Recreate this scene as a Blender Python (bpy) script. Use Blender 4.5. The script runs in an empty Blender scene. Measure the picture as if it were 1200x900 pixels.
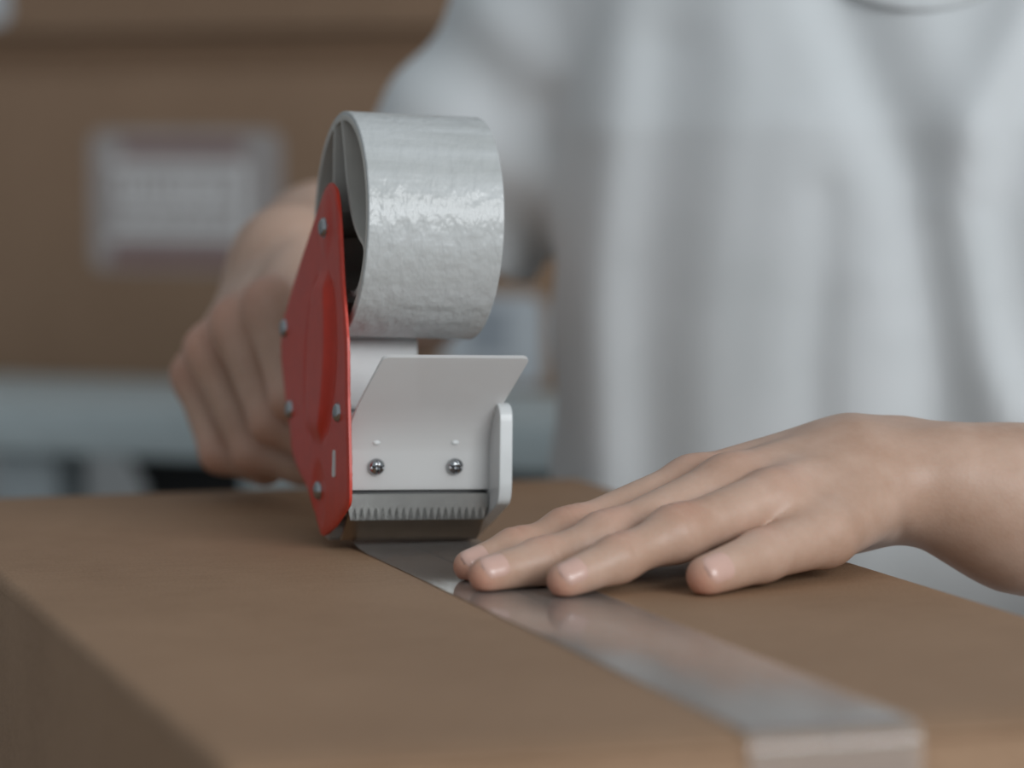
import bpy, bmesh, math, random
import numpy as np
from mathutils import Vector, Matrix
from mathutils.geometry import delaunay_2d_cdt
import openvdb

random.seed(7)
SC = bpy.context.scene
COL = SC.collection
T = 1.0                       # height of the top of the carton being taped

# ------------------------------------------------------------------ camera, world, light, exposure
cam_d = bpy.data.cameras.new('camera')
cam_d.sensor_width = 36.0
cam_d.lens = 3696 / 1200 * 36.0
cam_d.clip_start = 0.05
cam_d.dof.use_dof = True
cam_d.dof.focus_distance = 1.13
cam_d.dof.aperture_fstop = 5.0
cam = bpy.data.objects.new('camera', cam_d)
cam.location = (0, 0, T + 0.152)
cam.rotation_euler = (math.radians(90 - 4.3323), 0, 0)
COL.objects.link(cam)
SC.camera = cam

world = bpy.data.worlds.new('world')
SC.world = world
world.use_nodes = True
bg = world.node_tree.nodes['Background']
bg.inputs['Color'].default_value = (0.86, 0.94, 1.0, 1)
bg.inputs['Strength'].default_value = 0.44

def area(name, loc, target, sx, sy, power, color):
    d = bpy.data.lights.new(name, 'AREA')
    d.shape = 'RECTANGLE'; d.size = sx; d.size_y = sy; d.energy = power; d.color = color
    o = bpy.data.objects.new(name, d); COL.objects.link(o)
    o.location = loc
    o.rotation_euler = (Vector(target) - Vector(loc)).to_track_quat('-Z', 'Y').to_euler()
    return o
area('window_daylight', (1.60, -1.15, 2.05), (0.05, 1.25, 1.05), 1.7, 1.2, 60, (0.95, 0.98, 1.0))

vs = SC.view_settings
vs.view_transform = 'Standard'
vs.look = 'None'
vs.gamma = 1.0
vs.use_curve_mapping = False
vs.exposure = -0.14

# ------------------------------------------------------------------ materials
def new_mat(name):
    m = bpy.data.materials.new(name); m.use_nodes = True
    nt = m.node_tree
    return m, nt, nt.nodes['Principled BSDF']
def N(nt, typ, **kw):
    n = nt.nodes.new(typ)
    for k, val in kw.items(): setattr(n, k, val)
    return n
def L(nt, a, b): nt.links.new(a, b)
def ramp(nt, stops):
    r = N(nt, 'ShaderNodeValToRGB')
    el = r.color_ramp.elements
    while len(el) < len(stops): el.new(0.5)
    for e, (p, c) in zip(el, stops):
        e.position = p; e.color = (*c, 1)
    return r
def coords(nt, scale=(1, 1, 1), kind='Object'):
    tc = N(nt, 'ShaderNodeTexCoord'); mp = N(nt, 'ShaderNodeMapping')
    mp.inputs['Scale'].default_value = scale
    L(nt, tc.outputs[kind], mp.inputs['Vector'])
    return mp.outputs['Vector']
def bump(nt, height, strength, dist, p):
    b = N(nt, 'ShaderNodeBump')
    b.inputs['Strength'].default_value = strength; b.inputs['Distance'].default_value = dist
    L(nt, height, b.inputs['Height']); L(nt, b.outputs['Normal'], p.inputs['Normal'])
    return b
def noise(nt, vec, scale, detail=3.0, rough=0.55):
    n = N(nt, 'ShaderNodeTexNoise')
    n.inputs['Scale'].default_value = scale; n.inputs['Detail'].default_value = detail
    n.inputs['Roughness'].default_value = rough
    L(nt, vec, n.inputs['Vector'])
    return n
def plain(name, color, rough=0.5, metal=0.0, spec=0.5, coat=0.0, bump_s=0.0, bump_scale=200, trans=0.0):
    m, nt, p = new_mat(name)
    vec = coords(nt)
    n = noise(nt, vec, bump_scale * 0.3)
    r = ramp(nt, [(0.3, tuple(c * 0.93 for c in color)), (0.7, tuple(min(1, c * 1.05) for c in color))])
    L(nt, n.outputs['Fac'], r.inputs['Fac']); L(nt, r.outputs['Color'], p.inputs['Base Color'])
    p.inputs['Roughness'].default_value = rough; p.inputs['Metallic'].default_value = metal
    p.inputs['Specular IOR Level'].default_value = spec
    p.inputs['Coat Weight'].default_value = coat; p.inputs['Coat Roughness'].default_value = 0.15
    p.inputs['Transmission Weight'].default_value = trans
    if bump_s:
        n2 = noise(nt, vec, bump_scale); bump(nt, n2.outputs['Fac'], bump_s, 0.001, p)
    return m
def cardboard(name, ca, cb, flute_scale=150.0):
    m, nt, p = new_mat(name)
    fib = noise(nt, coords(nt, (60, 420, 300)), 1.0, 5, 0.65)
    mott = noise(nt, coords(nt), 9.0, 4, 0.6)
    speck = noise(nt, coords(nt), 900.0, 2, 0.6)
    mx = N(nt, 'ShaderNodeMath', operation='MULTIPLY_ADD'); mx.inputs[1].default_value = 0.45
    L(nt, fib.outputs['Fac'], mx.inputs[0])
    m2 = N(nt, 'ShaderNodeMath', operation='MULTIPLY'); m2.inputs[1].default_value = 0.40
    L(nt, mott.outputs['Fac'], m2.inputs[0]); L(nt, m2.outputs[0], mx.inputs[2])
    m3 = N(nt, 'ShaderNodeMath', operation='MULTIPLY_ADD'); m3.inputs[1].default_value = 0.55
    L(nt, speck.outputs['Fac'], m3.inputs[0]); L(nt, mx.outputs[0], m3.inputs[2])
    r = ramp(nt, [(0.44, ca), (0.78, cb)])
    L(nt, m3.outputs[0], r.inputs['Fac']); L(nt, r.outputs['Color'], p.inputs['Base Color'])
    p.inputs['Roughness'].default_value = 0.62
    p.inputs['Specular IOR Level'].default_value = 0.22
    b2 = noise(nt, coords(nt), 700.0, 3)
    bump(nt, b2.outputs['Fac'], 0.55, 0.0005, p)
    return m
M = {}
M['card'] = cardboard('kraft_cardboard', (0.225, 0.132, 0.074), (0.345, 0.216, 0.132))
M['card_edge'] = plain('cardboard_edge', (0.20, 0.13, 0.08), 0.8)
M['card_back'] = cardboard('brown_shipping_cardboard', (0.255, 0.160, 0.100), (0.345, 0.222, 0.145))
M['card_dark'] = cardboard('dark_brown_cardboard', (0.22, 0.137, 0.086), (0.30, 0.19, 0.12))
M['red'] = plain('red_painted_steel', (0.56, 0.046, 0.024), 0.36, 0, 0.30, 0.12, 0.10, 500)
M['steel'] = plain('polished_steel', (0.40, 0.41, 0.42), 0.10, 1.0)
M['blade'] = plain('brushed_blade_steel', (0.36, 0.37, 0.36), 0.34, 1.0, bump_s=0.02, bump_scale=400)
M['plate_steel'] = plain('worn_steel_plate', (0.36, 0.31, 0.26), 0.30, 1.0, bump_s=0.05, bump_scale=300)
M['white'] = plain('white_moulded_plastic', (0.66, 0.68, 0.68), 0.38, 0, 0.5, 0.15)
M['grip'] = plain('dark_grip_plastic', (0.035, 0.033, 0.032), 0.5)
M['hub'] = plain('grey_hub_plastic', (0.55, 0.53, 0.49), 0.5)
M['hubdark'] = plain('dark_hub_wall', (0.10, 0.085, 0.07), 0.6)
M['roller'] = plain('pale_rubber_roller', (0.50, 0.51, 0.50), 0.35)
M['desk'] = plain('white_painted_shelf', (0.53, 0.60, 0.61), 0.45)
M['metal_leg'] = plain('pale_metal_leg', (0.44, 0.49, 0.51), 0.4)
M['black'] = plain('black_gap_filler', (0.012, 0.012, 0.013), 0.5)  # near-black standing in for shade under the desk and behind the blade
M['paper'] = plain('label_paper', (0.43, 0.385, 0.37), 0.5)
M['paper_white'] = plain('white_label_paper', (0.60, 0.63, 0.66), 0.4)
M['label_red'] = plain('faded_red_ink', (0.28, 0.17, 0.155), 0.5)
M['label_white'] = plain('pale_ink_rule', (0.88, 0.86, 0.85), 0.5)
M['label_grey'] = plain('grey_print', (0.27, 0.255, 0.26), 0.5)
M['label_blue'] = plain('blue_grey_print', (0.37, 0.40, 0.44), 0.5)
M['wall'] = plain('pale_wall_paint', (0.55, 0.56, 0.56), 0.85)
M['floor'] = plain('grey_floor', (0.22, 0.21, 0.20), 0.6)
M['wood'] = plain('pale_table_top', (0.50, 0.46, 0.42), 0.5)
M['denim'] = plain('dark_trouser_cloth', (0.05, 0.06, 0.09), 0.9)
M['hair'] = plain('dark_brown_hair', (0.035, 0.02, 0.012), 0.5)
M['shoe'] = plain('white_shoe_leather', (0.6, 0.6, 0.6), 0.5)

def mat_visor():
    m, nt, p = new_mat('frosted_guard_plastic')
    p.inputs['Base Color'].default_value = (0.86, 0.85, 0.84, 1)
    p.inputs['Roughness'].default_value = 0.12
    p.inputs['Specular IOR Level'].default_value = 0.6
    out = nt.nodes['Material Output']
    tr = N(nt, 'ShaderNodeBsdfTransparent'); tr.inputs['Color'].default_value = (0.85, 0.86, 0.86, 1)
    tl = N(nt, 'ShaderNodeBsdfTranslucent'); tl.inputs['Color'].default_value = (0.92, 0.92, 0.91, 1)
    m1 = N(nt, 'ShaderNodeMixShader'); m1.inputs[0].default_value = 0.40
    L(nt, p.outputs[0], m1.inputs[1]); L(nt, tl.outputs[0], m1.inputs[2])
    m2 = N(nt, 'ShaderNodeMixShader'); m2.inputs[0].default_value = 0.20
    L(nt, m1.outputs[0], m2.inputs[1]); L(nt, tr.outputs[0], m2.inputs[2])
    L(nt, m2.outputs[0], out.inputs['Surface'])
    return m
M['visor'] = mat_visor()

def mat_film():
    m, nt, p = new_mat('clear_packing_film')
    out = nt.nodes['Material Output']
    nt.nodes.remove(p)
    tr = N(nt, 'ShaderNodeBsdfTransparent'); tr.inputs['Color'].default_value = (0.98, 0.975, 0.97, 1)
    df = N(nt, 'ShaderNodeBsdfDiffuse'); df.inputs['Color'].default_value = (0.66, 0.61, 0.57, 1)
    md = N(nt, 'ShaderNodeMixShader'); md.inputs[0].default_value = 0.30
    L(nt, tr.outputs[0], md.inputs[1]); L(nt, df.outputs[0], md.inputs[2])
    gl = N(nt, 'ShaderNodeBsdfGlossy'); gl.inputs['Roughness'].default_value = 0.09
    gl.inputs['Color'].default_value = (0.95, 0.95, 0.95, 1)
    fr = N(nt, 'ShaderNodeFresnel'); fr.inputs['IOR'].default_value = 1.42
    n = noise(nt, coords(nt, (130, 7, 30)), 2.0, 3)
    b = N(nt, 'ShaderNodeBump'); b.inputs['Strength'].default_value = 0.05; b.inputs['Distance'].default_value = 0.002
    L(nt, n.outputs['Fac'], b.inputs['Height']); L(nt, b.outputs['Normal'], gl.inputs['Normal'])
    mx = N(nt, 'ShaderNodeMixShader')
    L(nt, fr.outputs[0], mx.inputs[0]); L(nt, md.outputs[0], mx.inputs[1]); L(nt, gl.outputs[0], mx.inputs[2])
    L(nt, mx.outputs[0], out.inputs['Surface'])
    return m
M['film'] = mat_film()

def mat_roll():
    m, nt, p = new_mat('wound_clear_tape')
    vec = coords(nt, (14, 120, 120))
    n = noise(nt, vec, 1.0, 4, 0.6)
    r = ramp(nt, [(0.30, (0.46, 0.475, 0.465)), (0.70, (0.58, 0.60, 0.60))])
    L(nt, n.outputs['Fac'], r.inputs['Fac']); L(nt, r.outputs['Color'], p.inputs['Base Color'])
    p.inputs['Roughness'].default_value = 0.40
    p.inputs['Specular IOR Level'].default_value = 0.55
    p.inputs['Coat Weight'].default_value = 0.22; p.inputs['Coat Roughness'].default_value = 0.15
    n2 = noise(nt, coords(nt, (230, 150, 150)), 1.0, 2, 0.5)
    bump(nt, n2.outputs['Fac'], 0.55, 0.0018, p)
    nb = [x for x in nt.nodes if x.bl_idname == 'ShaderNodeBump'][0]
    L(nt, nb.outputs['Normal'], p.inputs['Coat Normal'])
    return m
M['roll'] = mat_roll()

def mat_skin():
    m, nt, p = new_mat('skin')
    at = N(nt, 'ShaderNodeAttribute'); at.attribute_name = 'blush'
    n = noise(nt, coords(nt), 45.0, 4, 0.6)
    r = ramp(nt, [(0.30, (0.475, 0.30, 0.215)), (0.70, (0.59, 0.405, 0.312))])
    L(nt, n.outputs['Fac'], r.inputs['Fac'])
    mx = N(nt, 'ShaderNodeMix', data_type='RGBA')
    mx.inputs[7].default_value = (0.56, 0.245, 0.165, 1)
    L(nt, at.outputs['Fac'], mx.inputs[0]); L(nt, r.outputs['Color'], mx.inputs[6])
    L(nt, mx.outputs[2], p.inputs['Base Color'])
    p.inputs['Roughness'].default_value = 0.46
    p.inputs['Specular IOR Level'].default_value = 0.42
    p.inputs['Subsurface Weight'].default_value = 0.12
    p.inputs['Subsurface Radius'].default_value = (1.0, 0.4, 0.25)
    p.inputs['Subsurface Scale'].default_value = 0.004
    v1 = N(nt, 'ShaderNodeTexVoronoi'); v1.inputs['Scale'].default_value = 650
    L(nt, coords(nt), v1.inputs['Vector'])
    bump(nt, v1.outputs['Distance'], 0.10, 0.0004, p)
    return m
M['skin'] = mat_skin()
M['nail'] = plain('fingernail', (0.63, 0.405, 0.335), 0.28, 0, 0.5, 0.12)

def mat_shirt():
    m, nt, p = new_mat('white_cotton_jersey')
    n = noise(nt, coords(nt), 14.0, 3)
    r = ramp(nt, [(0.3, (0.66, 0.69, 0.70)), (0.7, (0.72, 0.745, 0.76))])
    L(nt, n.outputs['Fac'], r.inputs['Fac']); L(nt, r.outputs['Color'], p.inputs['Base Color'])
    p.inputs['Roughness'].default_value = 0.9
    p.inputs['Specular IOR Level'].default_value = 0.2
    p.inputs['Sheen Weight'].default_value = 0.15
    n2 = noise(nt, coords(nt), 1400.0, 2)
    bump(nt, n2.outputs['Fac'], 0.2, 0.0004, p)
    return m
M['shirt'] = mat_shirt()

# ------------------------------------------------------------------ object helpers
def link_mesh(name, me, m=None, parent=None, smooth=False):
    me.name = name
    if m is not None and not me.materials: me.materials.append(m)
    o = bpy.data.objects.new(name, me); COL.objects.link(o)
    if parent is not None: o.parent = parent
    if smooth:
        for poly in me.polygons: poly.use_smooth = True
    return o
def from_bm(name, bm, m=None, parent=None, smooth=False):
    bmesh.ops.recalc_face_normals(bm, faces=bm.faces)
    me = bpy.data.meshes.new(name); bm.to_mesh(me); bm.free()
    return link_mesh(name, me, m, parent, smooth)
def thing(name, label, cat, loc=(0, 0, 0), rot=(0, 0, 0), group=None):
    o = bpy.data.objects.new(name, None); COL.objects.link(o)
    o.empty_display_size = 0.02
    o.location = loc; o.rotation_euler = rot
    o['label'] = label; o['category'] = cat
    if group: o['group'] = group
    return o
def tag(o, label, cat, group=None):
    o['label'] = label; o['category'] = cat
    if group: o['group'] = group
    return o
def struct(o):
    o['kind'] = 'structure'; return o
def box_bm(lo, hi, bevel=0.0, seg=2, bm=None):
    b = bmesh.new()
    bmesh.ops.create_cube(b, size=1)
    for w in b.verts:
        w.co = Vector(((lo[i] + hi[i]) / 2 + w.co[i] * (hi[i] - lo[i]) for i in range(3)))
    if bevel > 0:
        bmesh.ops.bevel(b, geom=list(b.edges), offset=bevel, segments=seg, profile=0.5, affect='EDGES')
    if bm is None: return b
    me = bpy.data.meshes.new('tmp'); b.to_mesh(me); b.free(); bm.from_mesh(me); bpy.data.meshes.remove(me)
    return bm
def auto_smooth(o, ang=35):
    me = o.data
    for poly in me.polygons: poly.use_smooth = True
    bm = bmesh.new(); bm.from_mesh(me)
    a = math.radians(ang)
    for e in bm.edges:
        e.smooth = not (len(e.link_faces) == 2 and e.calc_face_angle(0) > a)
    bm.to_mesh(me); bm.free()
    return o
def box(name, lo, hi, m, parent=None, bevel=0.0, seg=2):
    o = from_bm(name, box_bm(lo, hi, bevel, seg), m, parent)
    if bevel: auto_smooth(o, 40)
    return o
def chaikin(pts, times=2, closed=True):
    for _ in range(times):
        out = []
        n = len(pts)
        for i in range(n if closed else n - 1):
            a, b = pts[i], pts[(i + 1) % n]
            out.append((0.75 * a[0] + 0.25 * b[0], 0.75 * a[1] + 0.25 * b[1]))
            out.append((0.25 * a[0] + 0.75 * b[0], 0.25 * a[1] + 0.75 * b[1]))
        if not closed: out = [pts[0]] + out + [pts[-1]]
        pts = out
    return pts
def round_corners(pts, r, n=4):
    out = []
    k = len(pts)
    for i in range(k):
        p0, p1, p2 = Vector(pts[i - 1]), Vector(pts[i]), Vector(pts[(i + 1) % k])
        a = p0 - p1; b = p2 - p1
        d = min(r, a.length * 0.45, b.length * 0.45)
        s = p1 + a.normalized() * d; e = p1 + b.normalized() * d
        for j in range(n + 1):
            t = j / n
            q = s * (1 - t) ** 2 + p1 * 2 * t * (1 - t) + e * t * t
            out.append((q.x, q.y))
    return out
def extrude_poly(pts, x0, x1, bm=None):
    """polygon given in the (y,z) plane, extruded along x"""
    bm = bm or bmesh.new()
    a = [bm.verts.new((x0, p[0], p[1])) for p in pts]
    b = [bm.verts.new((x1, p[0], p[1])) for p in pts]
    bm.faces.new(a); bm.faces.new(list(reversed(b)))
    for i in range(len(pts)):
        j = (i + 1) % len(pts)
        bm.faces.new((a[i], b[i], b[j], a[j]))
    return bm
def lathe_x(profile, n=64, bm=None, cy=0.0, cz=0.0, closed=True):
    """profile = closed loop of (x, r), revolved about the x axis"""
    bm = bm or bmesh.new()
    rings = []
    for i in range(n):
        a = 2 * math.pi * i / n
        rings.append([bm.verts.new((x, cy + r * math.cos(a), cz + r * math.sin(a))) for x, r in profile])
    k = len(profile)
    for i in range(n):
        A, B = rings[i], rings[(i + 1) % n]
        for j in range(k if closed else k - 1):
            bm.faces.new((A[j], A[(j + 1) % k], B[(j + 1) % k], B[j]))
    return bm

# ------------------------------------------------------------------ signed distance modelling (bodies, cloth)
def f3(p): return np.array(p, np.float32)
def rcone(p, a, b, ra, rb, flat=None):
    """tapered capsule; flat = (direction, factor) squeezes the section along a direction"""
    a, b = f3(a), f3(b)
    q = p - a; ab = b - a
    if flat is not None:
        n = f3(flat[0]); n = n / np.linalg.norm(n); k = flat[1]
        q = q + np.outer(q @ n, n) * (k - 1)
        ab = ab + (ab @ n) * n * (k - 1)
    h = np.clip((q @ ab) / max(float(ab @ ab), 1e-9), 0, 1)
    d = q - h[:, None] * ab
    return np.sqrt((d * d).sum(1)) - (ra + (rb - ra) * h)
def smin(a, b, k):
    h = np.maximum(k - np.abs(a - b), 0) / k
    return np.minimum(a, b) - h * h * k * 0.25
def smax(a, b, k): return -smin(-a, -b, k)
def ellip(p, c, r):
    q = (p - f3(c)) / f3(r)
    return (np.sqrt((q * q).sum(1)) - 1) * min(r)
def sdf_mesh(name, fn, lo, hi, h, slack=1.5):
    """surface of fn(points)=0, sampled in a narrow band only"""
    B = 16
    lo = np.array(lo, float); hi = np.array(hi, float)
    nb = np.ceil((hi - lo) / (h * B)).astype(int)
    gi = np.stack(np.meshgrid(*[np.arange(k) for k in nb], indexing='ij'), -1).reshape(-1, 3)
    ctr = (lo + (gi * B + (B - 1) / 2) * h).astype(np.float32)
    d = fn(ctr)
    reach = h * B * 0.87 * slack
    big = h * B * 2
    grid = openvdb.FloatGrid(background=big)
    off = np.stack(np.meshgrid(*[np.arange(B)] * 3, indexing='ij'), -1).reshape(-1, 3)
    near = np.abs(d) <= reach
    for g in gi[(~near) & (d < 0)]:
        s = [int(c) for c in g * B]
        grid.fill(tuple(s), tuple(c + B - 1 for c in s), -big, False)
    near_i = gi[near]
    CH = 48
    for c0 in range(0, len(near_i), CH):
        gs = near_i[c0:c0 + CH]
        pts = (lo + (gs[:, None, :] * B + off[None]) * h).reshape(-1, 3).astype(np.float32)
        val = fn(pts).astype(np.float32).reshape(len(gs), B, B, B)
        for g, a in zip(gs, val):
            grid.copyFromArray(np.ascontiguousarray(a), ijk=tuple(int(c) for c in g * B), tolerance=0.0)
    pts, quads = grid.convertToQuads(0.0)
    pts = pts.astype(np.float64) * h + lo
    quads = np.asarray(quads)
    v0, v1, v2, v3 = (pts[quads[:, i]] for i in range(4))
    vol = (np.einsum('ij,ij->i', v0, np.cross(v1, v2)) + np.einsum('ij,ij->i', v0, np.cross(v2, v3))).sum()
    if vol < 0: quads = quads[:, ::-1]
    return pts, quads
def mesh_from(name, pts, quads):
    me = bpy.data.meshes.new(name)
    me.from_pydata(pts.tolist(), [], quads.tolist())
    me.update()
    me.polygons.foreach_set('use_smooth', np.ones(len(me.polygons), bool))
    return me

# ------------------------------------------------------------------ the setting
struct(box('floor', (-2.4, -2.6, -0.05), (2.6, 4.2, 0.0), M['floor']))
struct(box('wall_back', (-2.4, 4.1, 0.0), (2.6, 4.2, 2.7), M['wall']))
struct(box('wall_left', (-2.4, 0.2, 0.0), (-2.3, 4.1, 2.7), M['wall']))

# ------------------------------------------------------------------ packing table and the carton on it
YAW = math.radians(17.869)
O0 = Vector((-0.04589, 1.20357, T))         # where the dispenser's roller meets the carton
CARTON_H = 0.25
tb = thing('packing_table', 'pale packing table standing under the carton being taped', 'table', (0.0, 1.10, 0), (0, 0, YAW))
zt = T - CARTON_H
box('table_top', (-0.30, -0.50, zt - 0.03), (0.135, 0.36, zt), M['wood'], tb, 0.003)
for sx in (-0.27, 0.105):
    for sy in (-0.46, 0.32):
        box('leg', (sx - 0.02, sy - 0.02, 0), (sx + 0.02, sy + 0.02, zt - 0.03), M['metal_leg'], tb, 0.002)

carton = thing('cardboard_carton', 'brown cardboard carton in front, lid flaps closed, being sealed with clear tape', 'box',
               (O0.x, O0.y, zt), (0, 0, YAW))
V0, V1, U0, U1 = -0.1590, 0.1458, -0.4085, 0.2050
SEAM = 0.0045
W = 0.004
def wall(name, lo, hi): return box(name, lo, hi, M['card'], carton, 0.0012)
H2 = CARTON_H - W - 0.0002
wall('front_panel', (V0 + W, U0, 0), (V1 - W, U0 + W, H2))
wall('back_panel', (V0 + W, U1 - W, 0), (V1 - W, U1, H2))
wall('side_panel', (V0, U0, 0), (V0 + W, U1, H2))
wall('side_panel', (V1 - W, U0, 0), (V1, U1, H2))
wall('bottom_panel', (V0 + W, U0 + W, 0), (V1 - W, U1 - W, W))
def flap(name, x0, x1, fold_left):
    # lid flap with rolled-over fold along its outer edge and rounded front and back edges
    bm = bmesh.new()
    nu = 60
    prof = []
    R = 0.0045
    z1 = CARTON_H
    xs = []
    if fold_left:
        for i in range(7):
            a = math.pi / 2 * i / 6
            prof.append((x0 + R - R * math.cos(a), z1 - R + R * math.sin(a)))
        prof += [(x0 + (x1 - x0) * t, z1) for t in (0.15, 0.3, 0.5, 0.7, 0.85)] + [(x1, z1), (x1, z1 - W), (x0 + W * 0.2, z1 - W)]
    else:
        prof += [(x0, z1)] + [(x0 + (x1 - x0) * t, z1) for t in (0.15, 0.3, 0.5, 0.7, 0.85)]
        for i in range(7):
            a = math.pi / 2 * (1 - i / 6)
            prof.append((x1 - R + R * math.cos(a), z1 - R + R * math.sin(a)))
        prof += [(x1 - W * 0.2, z1 - W), (x0, z1 - W)]
    rows = []
    for j in range(nu + 1):
        t = j / nu
        y = U0 - 0.0015 + (U1 - U0 + 0.003) * t
        e = min(y - (U0 - 0.0015), (U1 + 0.0015) - y)
        dz = -0.0022 * max(0, 1 - e / 0.004) ** 2
        rows.append([bm.verts.new((x, y, z + (dz if z > z1 - W + 1e-5 else 0))) for x, z in prof])
    k = len(prof)
    for j in range(nu):
        for i in range(k):
            bm.faces.new((rows[j][i], rows[j][(i + 1) % k], rows[j + 1][(i + 1) % k], rows[j + 1][i]))
    bm.faces.new(rows[0]); bm.faces.new(list(reversed(rows[-1])))
    return auto_smooth(from_bm(name, bm, M['card'], carton), 40)
flap('top_flap', V0, SEAM - 0.0005, True)
flap('top_flap', SEAM + 0.0005, V1, False)

# clear strip already stuck along the seam, folded down over the front edge
def strip():
    bm = bmesh.new()
    half = [(-0.0195), (0.0295)]
    path = [(-0.003, T + 0.0052), (-0.008, T + 0.0036), (-0.016, T + 0.0018), (-0.026, T + 0.0007), (-0.038, T + 0.00035)]
    n = 70
    for i in range(1, n + 1):
        y = -0.038 + (U0 + 0.004 + 0.038) * i / n
        path.append((y, T + 0.00035))
    for i in range(1, 9):
        a = math.pi / 2 * i / 8
        path.append((U0 + 0.004 - 0.0064 * math.sin(a), T + 0.00035 - 0.0060 * (1 - math.cos(a))))
    for i in range(1, 7):
        path.append((U0 - 0.0024, T - 0.0058 - 0.045 * i / 6))
    cols = 6
    rows = []
    for j, (y, z) in enumerate(path):
        rows.append([bm.verts.new((half[0] + (half[1] - half[0]) * c / cols, y, z)) for c in range(cols + 1)])
    for j in range(len(rows) - 1):
        for c in range(cols):
            bm.faces.new((rows[j][c], rows[j][c + 1], rows[j + 1][c + 1], rows[j + 1][c]))
    o = from_bm('tape_strip', bm, M['film'], None, True)
    o.location = (O0.x, O0.y, 0); o.rotation_euler = (0, 0, YAW)
    return tag(o, 'clear glossy strip of packing tape stuck along the seam of the front carton', 'tape')
strip()

# ------------------------------------------------------------------ tape dispenser  (x across, y away, z up; metres)
TILT = math.radians(1.5)
disp = thing('tape_dispenser', 'red and white hand-held tape dispenser standing on the carton lid', 'tape dispenser')
disp.matrix_world = Matrix.Translation(O0 + Vector((0, 0, 0.0012))) @ Matrix.Rotation(YAW, 4, 'Z') @ Matrix.Rotation(TILT, 4, 'Y')
DM = disp.matrix_world.copy()
mm = 0.001
def sc(pts): return [(a * mm, b * mm) for a, b in pts]

# red side plate with pressed panel, from a fine triangulation
PL = [(-1, 3), (-8, 2.2), (-24, 7.6), (-45, 18.4), (-44.3, 29), (-39.6, 56.6), (-37, 78), (-28.5, 100), (-21.5, 125), (-16.8, 133.5), (-7, 136.4),
      (1.5, 133.2), (17.5, 119.8), (43, 98.8), (64, 79), (65.5, 70), (63, 62), (56.3, 49.2), (48.6, 39.6), (43.2, 29), (33, 23.6), (17.5, 17.6), (8.5, 11)]
def plate_relief(y, z):
    # long pressed teardrop, outwards
    def pnl(y, z):
        t = (z - 36) / (104 - 36)
        if t <= 0 or t >= 1: return 0
        cy = -6 + 10 * (1 - t) + 3 * t
        w = 19 * math.sin(math.pi * (0.12 + 0.80 * t)) ** 0.8
        d = abs(y - cy) / w
        s = max(0, min(1, (0.95 - d) / 0.30))
        e = max(0, min(1, min(t, 1 - t) / 0.14))
        e = e * e * (3 - 2 * e)
        return (2.3 * s * s * (3 - 2 * s) - 1.1 * math.exp(-((d - 1.02) / 0.17) ** 2)) * e
    h = pnl(y, z)
    r = math.hypot((y + 1.0) / 11, (z - 16.5) / 15)
    h += -1.3 * max(0, 1 - r * r) if r < 1 else 0
    r = math.hypot((y + 4) / 9, (z - 120) / 13)
    h += 0.9 * max(0, 1 - r * r) if r < 1 else 0
    return h
def relief_plate(name, outline, x_out, thick, m, relief, step=1.7):
    out = round_corners(outline, 2.6, 3)
    P = [Vector(p) for p in out]
    ne = len(P)
    edges = [(i, (i + 1) % ne) for i in range(ne)]
    def inside(x, y):
        c = False
        for i in range(ne):
            a, b = P[i], P[(i + 1) % ne]
            if (a.y > y) != (b.y > y) and x < (b.x - a.x) * (y - a.y) / (b.y - a.y) + a.x: c = not c
        return c
    def edist(x, y):
        q = Vector((x, y)); best = 1e9
        for i in range(ne):
            a, b = P[i], P[(i + 1) % ne]
            ab = b - a; h = max(0, min(1, (q - a).dot(ab) / max(ab.length_squared, 1e-9)))
            best = min(best, (q - a - ab * h).length)
        return best
    x0, x1 = min(p.x for p in P), max(p.x for p in P); y0, y1 = min(p.y for p in P), max(p.y for p in P)
    pts = list(P)
    yy = y0
    row = 0
    while yy < y1:
        xx = x0 + (step / 2 if row % 2 else 0)
        while xx < x1:
            if inside(xx, yy) and edist(xx, yy) > step * 0.6: pts.append(Vector((xx, yy)))
            xx += step
        yy += step * 0.87; row += 1
    vo, _, fo, *_ = delaunay_2d_cdt(pts, edges, [], 1, 1e-5)
    bm = bmesh.new()
    A = []; Bv = []
    for q in vo:
        h = relief(q.x, q.y)
        lip = 0.5 * max(0, 1 - edist(q.x, q.y) / 0.9)
        A.append(bm.verts.new(((x_out - h + lip) * mm, q.x * mm, q.y * mm)))
        Bv.append(bm.verts.new(((x_out - h + thick - lip) * mm, q.x * mm, q.y * mm)))
    for f in fo:
        bm.faces.new([A[i] for i in f]); bm.faces.new([Bv[i] for i in reversed(f)])
    for i, j in edges:
        try: bm.faces.new((A[i], Bv[i], Bv[j], A[j]))
        except ValueError: pass
    return auto_smooth(from_bm(name, bm, m, disp), 50)
red = relief_plate('side_plate', PL, -30.0, 2.0, M['red'], plate_relief)

def rivet(y, z, r=3.5):
    h0 = plate_relief(y, z)
    prof = [(0.3, 0.02)]
    for i in range(7):
        a = math.pi / 2 * i / 6
        prof.append((-0.9 - 1.5 * math.cos(a) , max(0.02, r * math.sin(a))))
    prof += [(-0.45, r + 0.1), (-0.3, r + 0.55), (0.3, r + 0.6)]
    prof = [((-30.0 - h0 + x + 0.4) * mm, rr * mm) for x, rr in prof]
    bm = lathe_x(prof[1:] + [prof[0]], 20, None, y * mm, z * mm)
    return auto_smooth(from_bm('rivet', bm, M['steel'], red), 50)
for y, z in ((-4, 119), (58.0, 77.5), (46.1, 46.2), (-27.5, 50.9), (3.1, 18.6)):
    rivet(y, z)
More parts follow.
